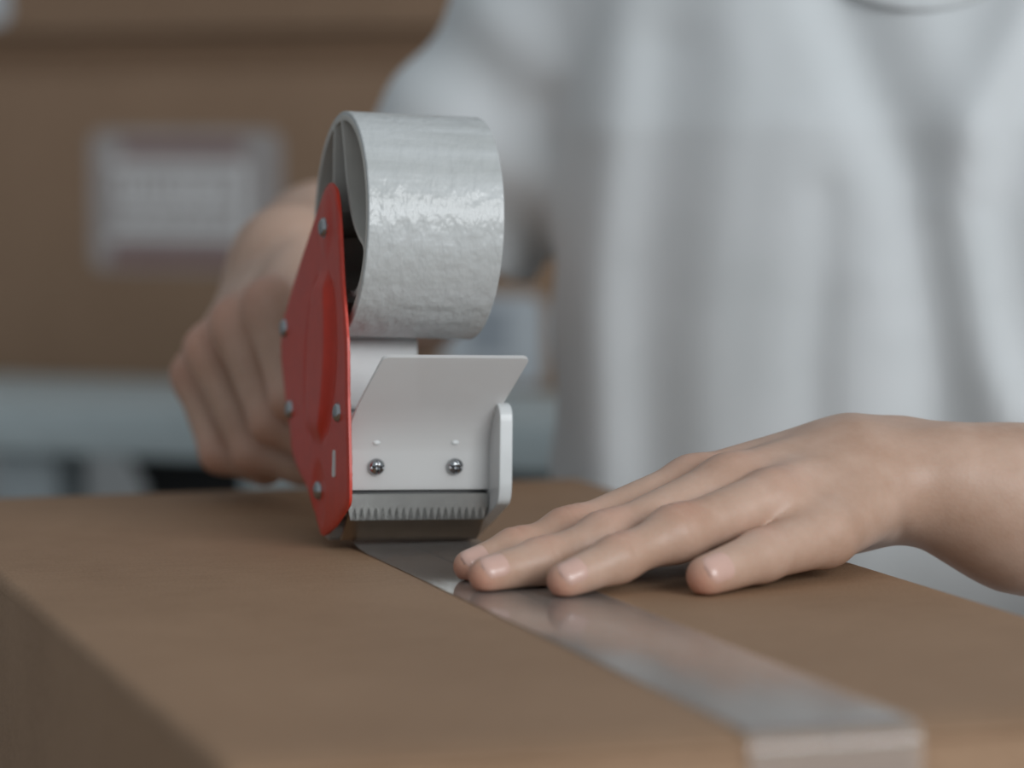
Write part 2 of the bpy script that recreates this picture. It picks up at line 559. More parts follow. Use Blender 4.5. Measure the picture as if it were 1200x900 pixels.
# pale locating tab showing through the slot near the plate's front edge
tabo = from_bm('slot_tab', extrude_poly(sc(round_corners([(-26.2, 26.4), (-22.4, 26.4), (-22.7, 36.6), (-25.6, 36.6)], 1.2, 3)), -30.5 * mm, -29.0 * mm), M['white'], red)

# white moulded frame: right cheek, lower cross body, neck under the roll
fr = bmesh.new()
CK = [(-46.5, 56), (-48, 24), (-46.5, 18.5), (-27, 9.5), (-6, 0.6), (6, 0.4), (20, 12), (42, 24), (56, 44), (54, 60), (20, 60), (-30, 55)]
extrude_poly(sc(round_corners(CK, 7, 6)), 27.2 * mm, 32.2 * mm, fr)
extrude_poly(sc(round_corners([(-33.2, 47), (-33.2, 22), (-28, 22), (-10, 26), (45, 30), (45, 50)], 1.5, 3)), -27.8 * mm, 27.3 * mm, fr)
extrude_poly(sc(round_corners([(4, 49), (45, 49), (45, 70), (18, 77.3), (6, 77.3)], 3, 3)), -27.6 * mm, 10 * mm, fr)
frame = auto_smooth(from_bm('frame', fr, M['white'], disp), 30)
bv = frame.modifiers.new('edge', 'BEVEL'); bv.width = 0.0006; bv.segments = 2; bv.limit_method = 'ANGLE'

# frosted guard: flange screwed to the frame, bent forward into a raised visor
def visor():
    prof = [(-34.6, 22.6), (-34.6, 36.0), (-34.9, 41.0), (-36.0, 45.0), (-37.8, 48.8), (-42.0, 55.0), (-58.5, 73.4)]
    th = 1.5
    bm = bmesh.new()
    P = [Vector(p) for p in prof]
    nrm = []
    for i in range(len(P)):
        t = (P[min(i + 1, len(P) - 1)] - P[max(i - 1, 0)]).normalized()
        nrm.append(Vector((-t.y, t.x)))
    xl = [-27.6] * 4 + [-27.2, -25.8, -21.6]
    xr = [27.2, 27.2, 27.2, 27.4, 28.2, 29.6, 34.2]
    rows = []
    for i, p in enumerate(P):
        q = p - nrm[i] * th * 0
        b = p - nrm[i] * th
        f = []
        for t in (0, 0.012, 0.035, 0.1, 0.25, 0.4, 0.5, 0.6, 0.75, 0.9, 0.965, 0.988, 1):
            x = xl[i] + (xr[i] - xl[i]) * t
            yv = p
            if i == len(P) - 1:
                c = max(0, 1 - min(t, 1 - t) / 0.03)
                yv = p - (P[-1] - P[-2]).normalized() * 1.6 * c * c
            f.append((bm.verts.new((x * mm, yv.x * mm, yv.y * mm)), bm.verts.new((x * mm, (yv.x - nrm[i].x * th) * mm, (yv.y - nrm[i].y * th) * mm))))
        rows.append(f)
    for i in range(len(rows) - 1):
        for c in range(12):
            a, b, d, e = rows[i][c], rows[i][c + 1], rows[i + 1][c + 1], rows[i + 1][c]
            bm.faces.new((a[0], b[0], d[0], e[0])); bm.faces.new((a[1], e[1], d[1], b[1]))
        for c in (0, 12):
            a, e = rows[i][c], rows[i + 1][c]
            bm.faces.new((a[0], e[0], e[1], a[1]))
    for r in (rows[0], rows[-1]):
        for c in range(12):
            bm.faces.new((r[c][0], r[c][1], r[c + 1][1], r[c + 1][0]))
    return auto_smooth(from_bm('tape_guard', bm, M['visor'], disp), 40)
guard = visor()
# raised rim along the visor's free edge
def screw(x, y, z, r=3.1, parent=None):
    """pan head facing -y with a cross slot"""
    bm = bmesh.new()
    n = 24
    rad = [0.0, 0.35, 0.62, 0.82, 0.95, 1.0, 1.0]
    hh = [2.0, 1.95, 1.75, 1.35, 0.8, 0.3, -0.6]
    rings = []
    for k, (a, h) in enumerate(zip(rad, hh)):
        ring = []
        for i in range(n):
            t = 2 * math.pi * i / n
            px, pz = a * r * math.cos(t), a * r * math.sin(t)
            dd = 0
            if k in (1, 2) and (i % 6 == 0): dd = 0.9
            if k == 0: dd = 0.9
            ring.append(bm.verts.new(((x + px) * mm, (y - h + dd) * mm, (z + pz) * mm)))
            if k == 0: break
        rings.append(ring)
    for i in range(n):
        bm.faces.new((rings[0][0], rings[1][i], rings[1][(i + 1) % n]))
    for k in range(1, len(rings) - 1):
        for i in range(n):
            j = (i + 1) % n
            bm.faces.new((rings[k][i], rings[k + 1][i], rings[k + 1][j], rings[k][j]))
    return auto_smooth(from_bm('screw', bm, M['steel'], parent or disp), 30)
screw(-16.9, -35.6, 31.3); screw(13.6, -35.6, 31.3)
for x_ in (-16.9, 13.6):                    # small white bumps added for the sparkles of the screws, under the bend
    bm = bmesh.new()
    bmesh.ops.create_uvsphere(bm, u_segments=14, v_segments=8, radius=1.15 * mm)
    for w in bm.verts: w.co = Vector((x_ * mm + w.co.x * 1.3, -35.0 * mm + w.co.y * 0.5, 40.2 * mm + w.co.z * 0.8))
    from_bm('sparkle_bump', bm, M['white'], disp, True)

# serrated blade
def blade():
    bm = bmesh.new()
    n = 20
    x0, x1 = -27.5, 26.8
    pts = [(x0, 21.2), (x1, 21.2), (x1, 15.9)]
    w = (x1 - x0) / n
    for i in range(n):
        xr = x1 - i * w
        pts += [(xr - w * 0.22, 15.9), (xr - w * 0.61, 11.4), (xr - w, 15.9)]
    def lay(yoff):
        return [bm.verts.new((x * mm, (-36.0 + yoff + (21 - z) * 0.03) * mm, z * mm)) for x, z in pts]
    A, B = lay(0), lay(0.8)
    bm.faces.new(A); bm.faces.new(list(reversed(B)))
    for i in range(len(pts)):
        j = (i + 1) % len(pts)
        bm.faces.new((A[i], B[i], B[j], A[j]))
    bmesh.ops.triangulate(bm, faces=[f for f in bm.faces if len(f.verts) > 4])
    return from_bm('serrated_blade', bm, M['blade'], disp)
blade()
# blade bolt at the right, half hidden by the teeth
bm = lathe_x([(22.5 * mm, 0.02 * mm), (22.5 * mm, 3 * mm), (26.6 * mm, 3 * mm), (26.6 * mm, 0.02 * mm)], 16, None, -30 * mm, 15.5 * mm)
auto_smooth(from_bm('bolt', bm, M['steel'], disp), 40)
# sloping steel wiper plate below the blade
bm = extrude_poly(sc([(-32.4, 13.6), (-23.6, 3.4), (-21.5, 2.2), (-20.5, 2.6), (-20.5, 4.0), (-22.8, 4.4), (-31.4, 14.2)]), -26.4 * mm, 27.0 * mm)
from_bm('wiper_plate', bm, M['plate_steel'], disp)
box('shade_backing', (-27.2 * mm, -33.0 * mm, 13.4 * mm), (27.0 * mm, -29.5 * mm, 21.9 * mm), M['black'], disp, 0.0004)  # black bar added behind the teeth in place of the shaded gap
# pressing roller with pale end caps
prof = [(-26.5, 0.3), (-26.5, 4.0), (-25.6, 4.8), (25.6, 4.8), (26.5, 4.0), (26.5, 0.3)]
auto_smooth(from_bm('pressing_roller', lathe_x([(a * mm, r * mm) for a, r in prof], 32, None, -2 * mm, 4.9 * mm), M['roller'], disp), 40)
# hub inside the roll: three lobed spring wall with an axle
HC = (-7.0, 120.2)
lobe = [(4.6, 40.6), (-0.1, 31), (-6.4, 14.6), (-13.5, 3.5), (-23.9, -4.1), (-33.6, -7.5), (-31.8, -15), (-25.3, -22.6), (-19.4, -25.0), (-14, -24.2)]
lb = chaikin(lobe, 2, False)
bm = bmesh.new()
for k in range(2):
    a = math.radians(-24 * k)
    use = lb if k == 0 else [(-y_, z_) for y_, z_ in reversed(lb)]
    ring = [(HC[0] + y * math.cos(a) - z * math.sin(a), HC[1] + y * math.sin(a) + z * math.cos(a)) for y, z in use]
    inn = []
    for i, p in enumerate(ring):
        p0 = Vector(ring[max(i - 1, 0)]); p1 = Vector(ring[min(i + 1, len(ring) - 1)])
        t = (p1 - p0).normalized()
        inn.append((p[0] + t.y * 1.7, p[1] - t.x * 1.7))
    A_ = sc(ring); B_ = sc(inn)
    col_ = [[bm.verts.new((x_, a_[0], a_[1])) for x_, a_ in ((-24.8 * mm, A_[i]), (-24.8 * mm, B_[i]), (22 * mm, B_[i]), (22 * mm, A_[i]))] for i in range(len(A_))]
    for c0, c1 in zip(col_, col_[1:]):
        for j in range(4):
            bm.faces.new((c0[j], c0[(j + 1) % 4], c1[(j + 1) % 4], c1[j]))
    bm.faces.new(col_[0]); bm.faces.new(list(reversed(col_[-1])))
auto_smooth(from_bm('hub', bm, M['hub'], disp), 40)
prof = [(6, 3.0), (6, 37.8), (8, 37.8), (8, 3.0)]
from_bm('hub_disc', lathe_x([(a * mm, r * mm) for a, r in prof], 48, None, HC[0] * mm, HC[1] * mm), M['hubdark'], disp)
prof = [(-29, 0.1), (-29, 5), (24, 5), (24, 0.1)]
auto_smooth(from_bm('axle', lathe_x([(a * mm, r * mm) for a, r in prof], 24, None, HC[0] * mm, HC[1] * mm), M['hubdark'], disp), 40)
# pistol grip running back and down
hp = []
def grip():
    bm = bmesh.new()
    pts = [(46, 66), (70, 62), (100, 57), (140, 49), (180, 40), (210, 33), (216, 31)]
    rad = [(11, 16), (11.5, 15.5), (12, 15), (12.5, 14.5), (13, 15), (13.5, 15), (10, 12)]
    n = 24; rows = []
    for (y, z), (rx, rz) in zip(pts, rad):
        rows.append([bm.verts.new(((-3 + rx * math.cos(2 * math.pi * i / n)) * mm, y * mm, (z + rz * math.sin(2 * math.pi * i / n)) * mm)) for i in range(n)])
    for a, b in zip(rows, rows[1:]):
        for i in range(n):
            j = (i + 1) % n
            bm.faces.new((a[i], a[j], b[j], b[i]))
    bm.faces.new(rows[0]); bm.faces.new(list(reversed(rows[-1])))
    return auto_smooth(from_bm('handle', bm, M['grip'], disp), 50)
grip()

# the roll of tape on the hub
roll = thing('tape_roll', 'nearly used up roll of clear packing tape mounted on the red dispenser', 'tape roll')
roll.matrix_world = DM @ Matrix.Translation((0.0007, HC[0] * mm, HC[1] * mm)) @ Matrix.Rotation(math.radians(1.0), 4, 'Y') @ Matrix.Rotation(math.radians(-0.8), 4, 'Z')
def ring_prof(x0, x1, r0, r1, b=0.4): return [(a * mm, r * mm) for a, r in ((x0, r0), (x0, r1 - b), (x0 + b, r1), (x1 - b, r1), (x1, r1 - b), (x1, r0))]
auto_smooth(from_bm('tape_winding', lathe_x(ring_prof(-25.8, 26.0, 40.8, 42.4), 128), M['roll'], roll), 35)
auto_smooth(from_bm('core', lathe_x(ring_prof(-26.0, 26.2, 38.9, 40.8, 0.2), 128), M['hub'], roll), 35)

# ------------------------------------------------------------------ background: desk with stacked cartons
BG = Matrix.Translation((-0.40692, 2.5, 0)) @ Matrix.Rotation(math.atan2(-0.371, 0.928), 4, 'Z')
def bthing(name, label, cat, x, y, z, group=None):
    o = thing(name, label, cat, group=group)
    o.matrix_world = BG @ Matrix.Translation((x, y, z))
    return o
DZ = 0.9694
dk = bthing('desk', 'white desk behind the fist, carrying the stacked brown cartons', 'desk', 0, 0, 0)
box('desk_top', (-0.75, -0.245, DZ - 0.034), (1.15, 0.52, DZ), M['desk'], dk, 0.004)
box('leg', (0.128, -0.22, 0), (0.176, -0.17, DZ - 0.034), M['metal_leg'], dk, 0.003)
box('leg', (0.332, -0.235, 0), (0.378, -0.19, DZ - 0.034), M['desk'], dk, 0.003)
box('leg', (1.06, -0.22, 0), (1.11, -0.17, DZ - 0.034), M['metal_leg'], dk, 0.003)
box('leg', (0.205, 0.40, 0), (0.27, 0.45, DZ - 0.034), M['metal_leg'], dk, 0.003)
box('leg', (1.06, 0.40, 0), (1.11, 0.45, DZ - 0.034), M['metal_leg'], dk, 0.003)
# black bin-shaped filler, added to darken the gap under the desk
bn = bthing('gap_filler', 'black bin-shaped filler added to darken the gap under the white desk', 'bin', 0.56, 0.10, 0.0)
def gap_filler_bm():
    bm = bmesh.new()
    lv = [(0, .34, .20), (0.90, .365, .22), (0.928, .377, .23), (0.928, .36, .21), (0.02, .33, .19)]
    rows = []
    for z, a, b in lv:
        rows.append([bm.verts.new((sx * a, sy * b, z)) for sx, sy in ((-1, -1), (1, -1), (1, 1), (-1, 1))])
    for a, b in zip(rows, rows[1:]):
        for i in range(4):
            j = (i + 1) % 4
            bm.faces.new((a[i], a[j], b[j], b[i]))
    bm.faces.new(rows[0]); bm.faces.new(rows[-1])
    return bm
from_bm('gap_filler_body', gap_filler_bm(), M['black'], bn)

def carton_bg(name, label, x0, x1, y0, y1, z0, z1, m):
    o = bthing(name, label, 'box', (x0 + x1) / 2, y0, z0)
    hx = (x1 - x0) / 2; d = y1 - y0; h = z1 - z0
    box('body', (-hx, 0, 0), (hx, d, h - 0.005), m, o, 0.003)
    box('top_flap', (-hx, 0, h - 0.0048), (hx, d / 2 - 0.001, h), m, o, 0.0015)
    box('top_flap', (-hx, d / 2 + 0.001, h - 0.0048), (hx, d, h), m, o, 0.0015)
    return o
lowc = carton_bg('shipping_carton', 'large brown carton with two printed labels on the white desk', -0.16, 0.60, 0.0, 0.42, DZ, 1.2135, M['card_back'])
flat = bthing('folded_carton', 'flat folded dark brown carton sandwiched between two stacked boxes', 'box', 0.22, 0.012, 1.2135)
box('panel', (-0.40, 0, 0), (0.40, 0.38, 0.0125), M['card_dark'], flat, 0.002)
box('panel', (-0.40, 0.002, 0.0127), (0.40, 0.38, 0.0252), M['card_dark'], flat, 0.002)
upc = carton_bg('shipping_carton', 'upper brown carton at the top of the stack, only its lower edge in view', -0.20, 0.58, 0.0, 0.42, 1.2389, 1.52, M['card_back'])

def sticker(parent, cx, z0, z1, hw, m, prints, r=0.012):
    pts = round_corners([(cx - hw, z0), (cx + hw, z0), (cx + hw, z1), (cx - hw, z1)], r, 4)
    bm = bmesh.new()
    a = [bm.verts.new((x, -0.0010, z)) for x, z in pts]; b = [bm.verts.new((x, -0.0001, z)) for x, z in pts]
    bm.faces.new(a)
    for i in range(len(pts)):
        j = (i + 1) % len(pts); bm.faces.new((a[i], a[j], b[j], b[i]))
    s = from_bm('label', bm, m, parent)
    for x0, x1, q0, q1, mk in prints:
        nm = 'printed_band' if x1 - x0 > 0.08 else 'printed_word'
        from_bm(nm, box_bm((cx + x0, -0.0013, z0 + q0), (cx + x1, -0.0009, z0 + q1)), M[mk], s)
    return s
lx = -0.22
pr = [(-0.055, 0.050, 0.088, 0.101, 'label_red'), (-0.066, 0.060, 0.003, 0.020, 'label_red'),
      (-0.066, 0.045, 0.0785, 0.0845, 'label_white'), (-0.066, 0.052, 0.0245, 0.029, 'label_white'),
      (0.046, 0.054, 0.029, 0.084, 'label_white')]
rr = random.Random(3)
x = -0.060
while x < 0.036:                       # big lettering, unreadable in the photograph: strokes of print
    w_ = rr.uniform(0.004, 0.010)
    pr.append((x, x + w_, 0.056, 0.071, 'label_white')); x += w_ + rr.uniform(0.003, 0.006)
for q in (0.050, 0.0425, 0.035):
    x = -0.058
    while x < 0.036:
        w_ = rr.uniform(0.006, 0.020)
        pr.append((x, min(x + w_, 0.04), q, q + 0.0040, 'label_white')); x += w_ + 0.003
sticker(lowc, -0.22 + 0.167, 1.055 - DZ, 1.163 - DZ, 0.0825, M['paper'], pr)
pr2 = [(-0.020, 0.012, 0.022, 0.058, 'label_blue'), (-0.024, 0.024, 0.010, 0.014, 'label_grey')]
sticker(lowc, -0.22 + 0.418 + 0.006, 0.974 - DZ, 1.0415 - DZ, 0.040, M['paper_white'], pr2)
sticker(upc, -0.19 - 0.078 + 0.008, 1.247 - 1.2389, 1.36 - 1.2389, 0.082, M['paper_white'], [(-0.07, 0.06, 0.05, 0.055, 'label_grey')], 0.010)

# ------------------------------------------------------------------ the person
person = thing('person', 'person in a white T-shirt leaning over the carton, pressing tape flat', 'person')
def Z(p): return (p[0], p[1], p[2] + T)
uy, ux = math.cos(YAW), math.sin(YAW)
def carton_sdf(p, pad=0.0004):
    q = p - f3((O0.x, O0.y, T))
    a = q @ f3((uy, ux, 0)); b = q @ f3((-ux, uy, 0)); c = q[:, 2]
    d = np.stack([np.abs(a - (V0 + V1) / 2) - (V1 - V0) / 2, np.abs(b - (U0 + U1) / 2) - (U1 - U0) / 2, c], 1)
    d[:, 2] = np.maximum(c, -c - CARTON_H)
    return np.sqrt((np.maximum(d, 0) ** 2).sum(1)) + np.minimum(d.max(1), 0) - pad

# left hand (flat on the lid) and forearm, metres above the lid
LH = {
 'index':  ([(.0180, 1.0545, .0058), (.0360, 1.066, .0116), (.0568, 1.080, .0185), (.0915, 1.103, .0275), (.1242, 1.142, .0312)], [.0063, .0077, .0085, .0110, .0150]),
 'middle': ([(-.0086, 1.0674, .0058), (.0100, 1.079, .0088), (.0333, 1.093, .0148), (.0776, 1.118, .0305), (.1246, 1.152, .0365)], [.0064, .0078, .0086, .0111, .0150]),
 'ring':   ([(-.0148, 1.0936, .0054), (.0012, 1.102, .0102), (.0206, 1.112, .0146), (.0654, 1.134, .0296), (.1232, 1.162, .0385)], [.0058, .0070, .0079, .0098, .0140]),
 'pinky':  ([(.0270, 1.126, .0070), (.0372, 1.131, .0120), (.0500, 1.138, .0185), (.0778, 1.153, .0300), (.1226, 1.172, .0380)], [.0058, .0062, .0069, .0086, .0125]),
}
TH = ([(.0660, 1.0593, .0066), (.0861, 1.078, .0112), (.1098, 1.102, .0158), (.1275, 1.130, .0240)], [.0071, .0089, .0116, .0150])
WR = [(.1330, 1.150, .0315), (.1595, 1.152, .0268), (.1886, 1.157, .0182), (.255, 1.195, .004), (.352, 1.268, -.010), (.366, 1.452, .238)]
UPV = (-0.05, 0.12, 1.0)
def fold_groove(p, c, axis, w, amp):
    ax = f3(axis); ax = ax / np.linalg.norm(ax)
    q = p - f3(c)
    a = q @ ax
    r2 = (q * q).sum(1)
    return amp * np.exp(-(a / w) ** 2) * np.exp(-r2 / 0.00028)
def left_arm(p):
    palm = None
    for k in ('index', 'middle', 'ring', 'pinky'):
        P, R = LH[k]
        c = rcone(p, Z(P[3]), Z(P[4]), R[3] * 0.98, R[4])
        palm = c if palm is None else smin(palm, c, .007)
    core = rcone(p, Z((.085, 1.118, .0200)), Z((.1255, 1.148, .0240)), .0125, .0175)
    palm = smin(palm, core, .012)
    hyp = rcone(p, Z((.076, 1.146, .0120)), Z((.124, 1.164, .0170)), .0120, .0165)
    palm = smin(palm, hyp, .012)
    th = rcone(p, Z(TH[0][2]), Z(TH[0][3]), TH[1][2], TH[1][3])
    palm = smin(palm, th, .011)
    fl = ((0.15, 0.35, 1.0), 1.22)
    wr = rcone(p, Z((.1290, 1.148, .0300)), Z(WR[1]), .0225, .0258, fl)
    wr = smin(wr, rcone(p, Z(WR[1]), Z(WR[2]), .0258, .0305, fl), .01)
    wr = smin(wr, rcone(p, Z(WR[2]), Z(WR[3]), .0290, .0360), .02)
    wr = smin(wr, rcone(p, Z(WR[3]), Z(WR[4]), .0360, .0370), .02)
    up = rcone(p, Z(WR[4]), Z(WR[5]), .0370, .0450)
    palm = smin(palm, wr, .014)
    ulna = ellip(p, Z((.1440, 1.163, .0425)), (.011, .009, .008))
    palm = smin(palm, ulna, .012)
    out = smin(palm, up, .03)
    chains = []
    for k in ('index', 'middle', 'ring', 'pinky'):
        P, R = LH[k]
        f = rcone(p, Z(P[0]), Z(P[1]), R[0], R[1])
        f = smin(f, rcone(p, Z(P[1]), Z(P[2]), R[1] * .97, R[2] * .97), .005)
        f = smin(f, rcone(p, Z(P[2]), Z(P[3]), R[2], R[3]), .008)
        kn = ellip(p, Z((P[2][0], P[2][1], P[2][2] + .0004)), (R[2] * 1.0, R[2] * 1.0, R[2] * 0.95))
        f = smin(f, kn, .005)
        ax = np.array(P[3]) - np.array(P[2])
        for o_ in (-.0022, .0, .0022):
            c = np.array(Z(P[2])) + ax / np.linalg.norm(ax) * o_ + np.array((0, 0, R[2]))
            f = f + fold_groove(p, c, ax, .0008, .00042)
        ax = np.array(P[2]) - np.array(P[1])
        c = np.array(Z(P[1])) + np.array((0, 0, R[1]))
        f = f + fold_groove(p, c, ax, .0009, .00040)
        chains.append(f)
    t = rcone(p, Z(TH[0][0]), Z(TH[0][1]), TH[1][0], TH[1][1])
    t = smin(t, rcone(p, Z(TH[0][1]), Z(TH[0][2]), TH[1][1] * .97, TH[1][2]), .004)
    ax = np.array(TH[0][2]) - np.array(TH[0][1])
    for o_ in (-.001, .0016):
        c = np.array(Z(TH[0][1])) + ax / np.linalg.norm(ax) * o_ + np.array((0, 0, TH[1][1]))
        t = t + fold_groove(p, c, ax, .0007, .00035)
    res = smin(out, t, .004)
    for i, f in enumerate(chains):
        res = np.minimum(res, smin(out, f, .0030 if i == 0 else .0065))
    # wrist crease
    res = res + fold_groove(p, Z((.1385, 1.128, .018)), (1, .1, .35), .0034, .0009)
    return smax(res, -carton_sdf(p), .0012)

# right hand: fist round the dispenser's grip
RH = {
 'pinky':  ([(-.1370, 1.365, .0523), (-.1255, 1.350, .0200), (-.1060, 1.345, .0150), (-.0930, 1.347, .0260)], [.0100, .0085, .0080, .0075]),
 'ring':   ([(-.1284, 1.345, .0640), (-.1090, 1.330, .0225), (-.0890, 1.325, .0180), (-.0740, 1.328, .0280)], [.0110, .0092, .0086, .0080]),
 'middle': ([(-.1149, 1.325, .0760), (-.0996, 1.309, .0370), (-.0780, 1.304, .0280), (-.0650, 1.308, .0400)], [.0115, .0095, .0088, .0082]),
 'index':  ([(-.1000, 1.308, .0850), (-.0900, 1.292, .0480), (-.0690, 1.286, .0400), (-.0560, 1.288, .0500)], [.0112, .0092, .0085, .0080]),
}
RW = (-.0985, 1.400, .1010); RE = (-.0580, 1.620, .0885); RS = (.070, 1.555, .270)
def right_arm(p):
    palm = None
    base = {'pinky': (-.112, 1.405, .088), 'ring': (-.105, 1.402, .094), 'middle': (-.098, 1.398, .099), 'index': (-.090, 1.392, .102)}
    for k in RH:
        P, R = RH[k]
        c = rcone(p, Z(P[0]), Z(base[k]), R[0], .015)
        palm = c if palm is None else smin(palm, c, .008)
    palm = smin(palm, rcone(p, Z((-.092, 1.325, .071)), Z((-.108, 1.380, .066)), .012, .013), .012)
    fa = rcone(p, Z(RW), Z((-.086, 1.475, .098)), .0250, .0330)
    fa = smin(fa, rcone(p, Z((-.086, 1.475, .098)), Z(RE), .0330, .0390), .02)
    palm = smin(palm, fa, .016)
    palm = smin(palm, rcone(p, Z(RE), Z(RS), .038, .044), .03)
    t = rcone(p, Z((-.082, 1.385, .092)), Z((-.066, 1.350, .090)), .0150, .0115)
    t = smin(t, rcone(p, Z((-.066, 1.350, .090)), Z((-.060, 1.320, .082)), .0110, .0100), .004)
    t = smin(t, rcone(p, Z((-.060, 1.320, .082)), Z((-.058, 1.296, .070)), .0098, .0080), .004)
    res = smin(palm, t, .008)
    for k in RH:
        P, R = RH[k]
        f = rcone(p, Z(P[0]), Z(P[1]), R[0], R[1])
        f = smin(f, rcone(p, Z(P[1]), Z(P[2]), R[1], R[2]), .004)
        f = smin(f, rcone(p, Z(P[2]), Z(P[3]), R[2], R[3]), .004)
        res = np.minimum(res, smin(palm, f, .007))
    return res

# torso frame: s across (towards the person's left), t forward
TC = f3((.210, 1.510, 0)); TA = f3((.966, -.259, 0)); TF = f3((-.259, -.966, 0))
def tcoord(p):
    q = p - TC
    return q @ TA, q @ TF, p[:, 2]
def tw(s, t, z): return tuple(float(c) for c in (TC + TA * s + TF * t + f3((0, 0, z))))
def core_body(p):
    d = rcone(p, tw(-.085, 0, 1.16), tw(.085, 0, 1.16), .085, .085)
    d = smin(d, rcone(p, tw(-.07, -.01, .92), tw(.07, -.01, .92), .085, .085), .12)
    d = smin(d, rcone(p, tw(-.135, -.01, 1.275), tw(.135, -.01, 1.275), .045, .045), .05)
    d = smin(d, rcone(p, tw(0, -.01, 1.27), tw(0, .03, 1.40), .056, .052), .04)
    for s in (-1, 1):
        d = smin(d, rcone(p, tw(.085 * s, -.01, .86), tw(.095 * s, .0, .46), .075, .052), .03)
        d = smin(d, rcone(p, tw(.095 * s, .0, .46), tw(.10 * s, -.02, .09), .050, .036), .02)
        d = smin(d, rcone(p, tw(.10 * s, -.03, .05), tw(.11 * s, .11, .035), .034, .028), .03)
    # shoulders run into the separately sculpted arms
    d = smin(d, rcone(p, tw(-.13, -.01, 1.265), Z(RS), .044, .044), .03)
    d = smin(d, rcone(p, tw(.14, -.01, 1.265), Z(WR[5]), .044, .044), .03)
    # head
    hc = tw(0, .065, 1.52)
    hd = ellip(p, tw(0, .045, 1.545), (.076, .088, .098))
    hd = smin(hd, ellip(p, tw(0, .075, 1.470), (.052, .055, .062)), .05)
    hd = smin(hd, rcone(p, tw(0, .140, 1.535), tw(0, .160, 1.500), .008, .013), .012)   # nose
    for s in (-1, 1):
        hd = smax(hd, -ellip(p, tw(.032 * s, .148, 1.540), (.017, .017, .011)), .012)    # eye sockets
        hd = smin(hd, ellip(p, tw(.031 * s, .122, 1.540), (.013, .013, .012)), .004)
        hd = smin(hd, ellip(p, tw(.080 * s, .045, 1.525), (.012, .018, .030)), .008)     # ears
    hd = smin(hd, rcone(p, tw(-.020, .133, 1.462), tw(.020, .133, 1.462), .0065, .0065), .006)
    hd = smin(hd, rcone(p, tw(-.018, .131, 1.450), tw(.018, .131, 1.450), .0070, .0070), .006)
    return smin(d, hd, .025)

def blush_for(pts, centres):
    b = np.zeros(len(pts))
    for c, r, w in centres:
        d2 = ((pts - np.array(c)) ** 2).sum(1)
        b = np.maximum(b, w * np.exp(-d2 / (r * r)))
    return b
cent = []
for k in LH:
    P, R = LH[k]
    dv = np.array(P[0]) - np.array(P[1])
    cent.append((np.array(Z(P[0])) + dv * .30 + np.array((0, 0, -.003)), .0095, .85))
    cent.append((np.array(Z(P[1])) + np.array((0, 0, R[1])), .006, .40))
    cent.append((np.array(Z(P[2])) + np.array((0, 0, R[2])), .0085, .42))
    cent.append((np.array(Z(P[3])) + np.array((0, 0, R[3])), .013, .18))
dv = np.array(TH[0][0]) - np.array(TH[0][1])
cent.append((np.array(Z(TH[0][0])) + dv * .30 + np.array((0, 0, -.003)), .010, .80))
cent.append((np.array(Z(TH[0][1])) + np.array((0, 0, TH[1][1])), .006, .30))
for k in RH:
    P, R = RH[k]
    cent.append((np.array(Z(P[0])) + np.array((-.005, -.003, R[0] * .6)), .013, .55))
    cent.append((np.array(Z(P[1])) + np.array((-.003, -.003, -.003)), .012, .45))

A1 = sdf_mesh('l', left_arm, (-.03, 1.03, .93), (.45, 1.50, 1.31), .00095)
def relax(pts, quads, centre, radius, times):
    # soften the web between thumb and forefinger
    wgt = np.clip(1.3 - np.linalg.norm(pts - np.array(centre), axis=1) / radius, 0, 1)
    sel = np.where(wgt[quads].max(1) > 0)[0]
    q = quads[sel]
    e = np.concatenate([q[:, [0, 1]], q[:, [1, 2]], q[:, [2, 3]], q[:, [3, 0]]])
    ids, inv = np.unique(e, return_inverse=True); inv = inv.reshape(e.shape)
    P = pts[ids].copy(); w_ = np.minimum(wgt[ids], 1)[:, None] * 0.5
    for _ in range(times):
        acc = np.zeros_like(P); cnt = np.zeros(len(P))
        for a_, b_ in ((0, 1), (1, 0)):
            np.add.at(acc, inv[:, a_], P[inv[:, b_]]); np.add.at(cnt, inv[:, a_], 1)
        P = P + w_ * (acc / cnt[:, None] - P)
    pts[ids] = P
    return pts
A1 = (relax(A1[0], A1[1], Z((.0950, 1.096, .0255)), .011, 40), A1[1])
A2 = sdf_mesh('r', right_arm, (-.16, 1.26, .98), (.10, 1.69, 1.36), .0016)
A3 = sdf_mesh('b', core_body, (-.12, 1.20, -.01), (.55, 1.75, 1.68), .005)
pts = np.concatenate([A1[0], A2[0], A3[0]])
quads = np.concatenate([A1[1], A2[1] + len(A1[0]), A3[1] + len(A1[0]) + len(A2[0])])
me = mesh_from('body', pts, quads)
at = me.attributes.new('blush', 'FLOAT', 'POINT')
at.data.foreach_set('value', blush_for(pts, cent).astype(np.float32))
body = link_mesh('body', me, M['skin'], person)

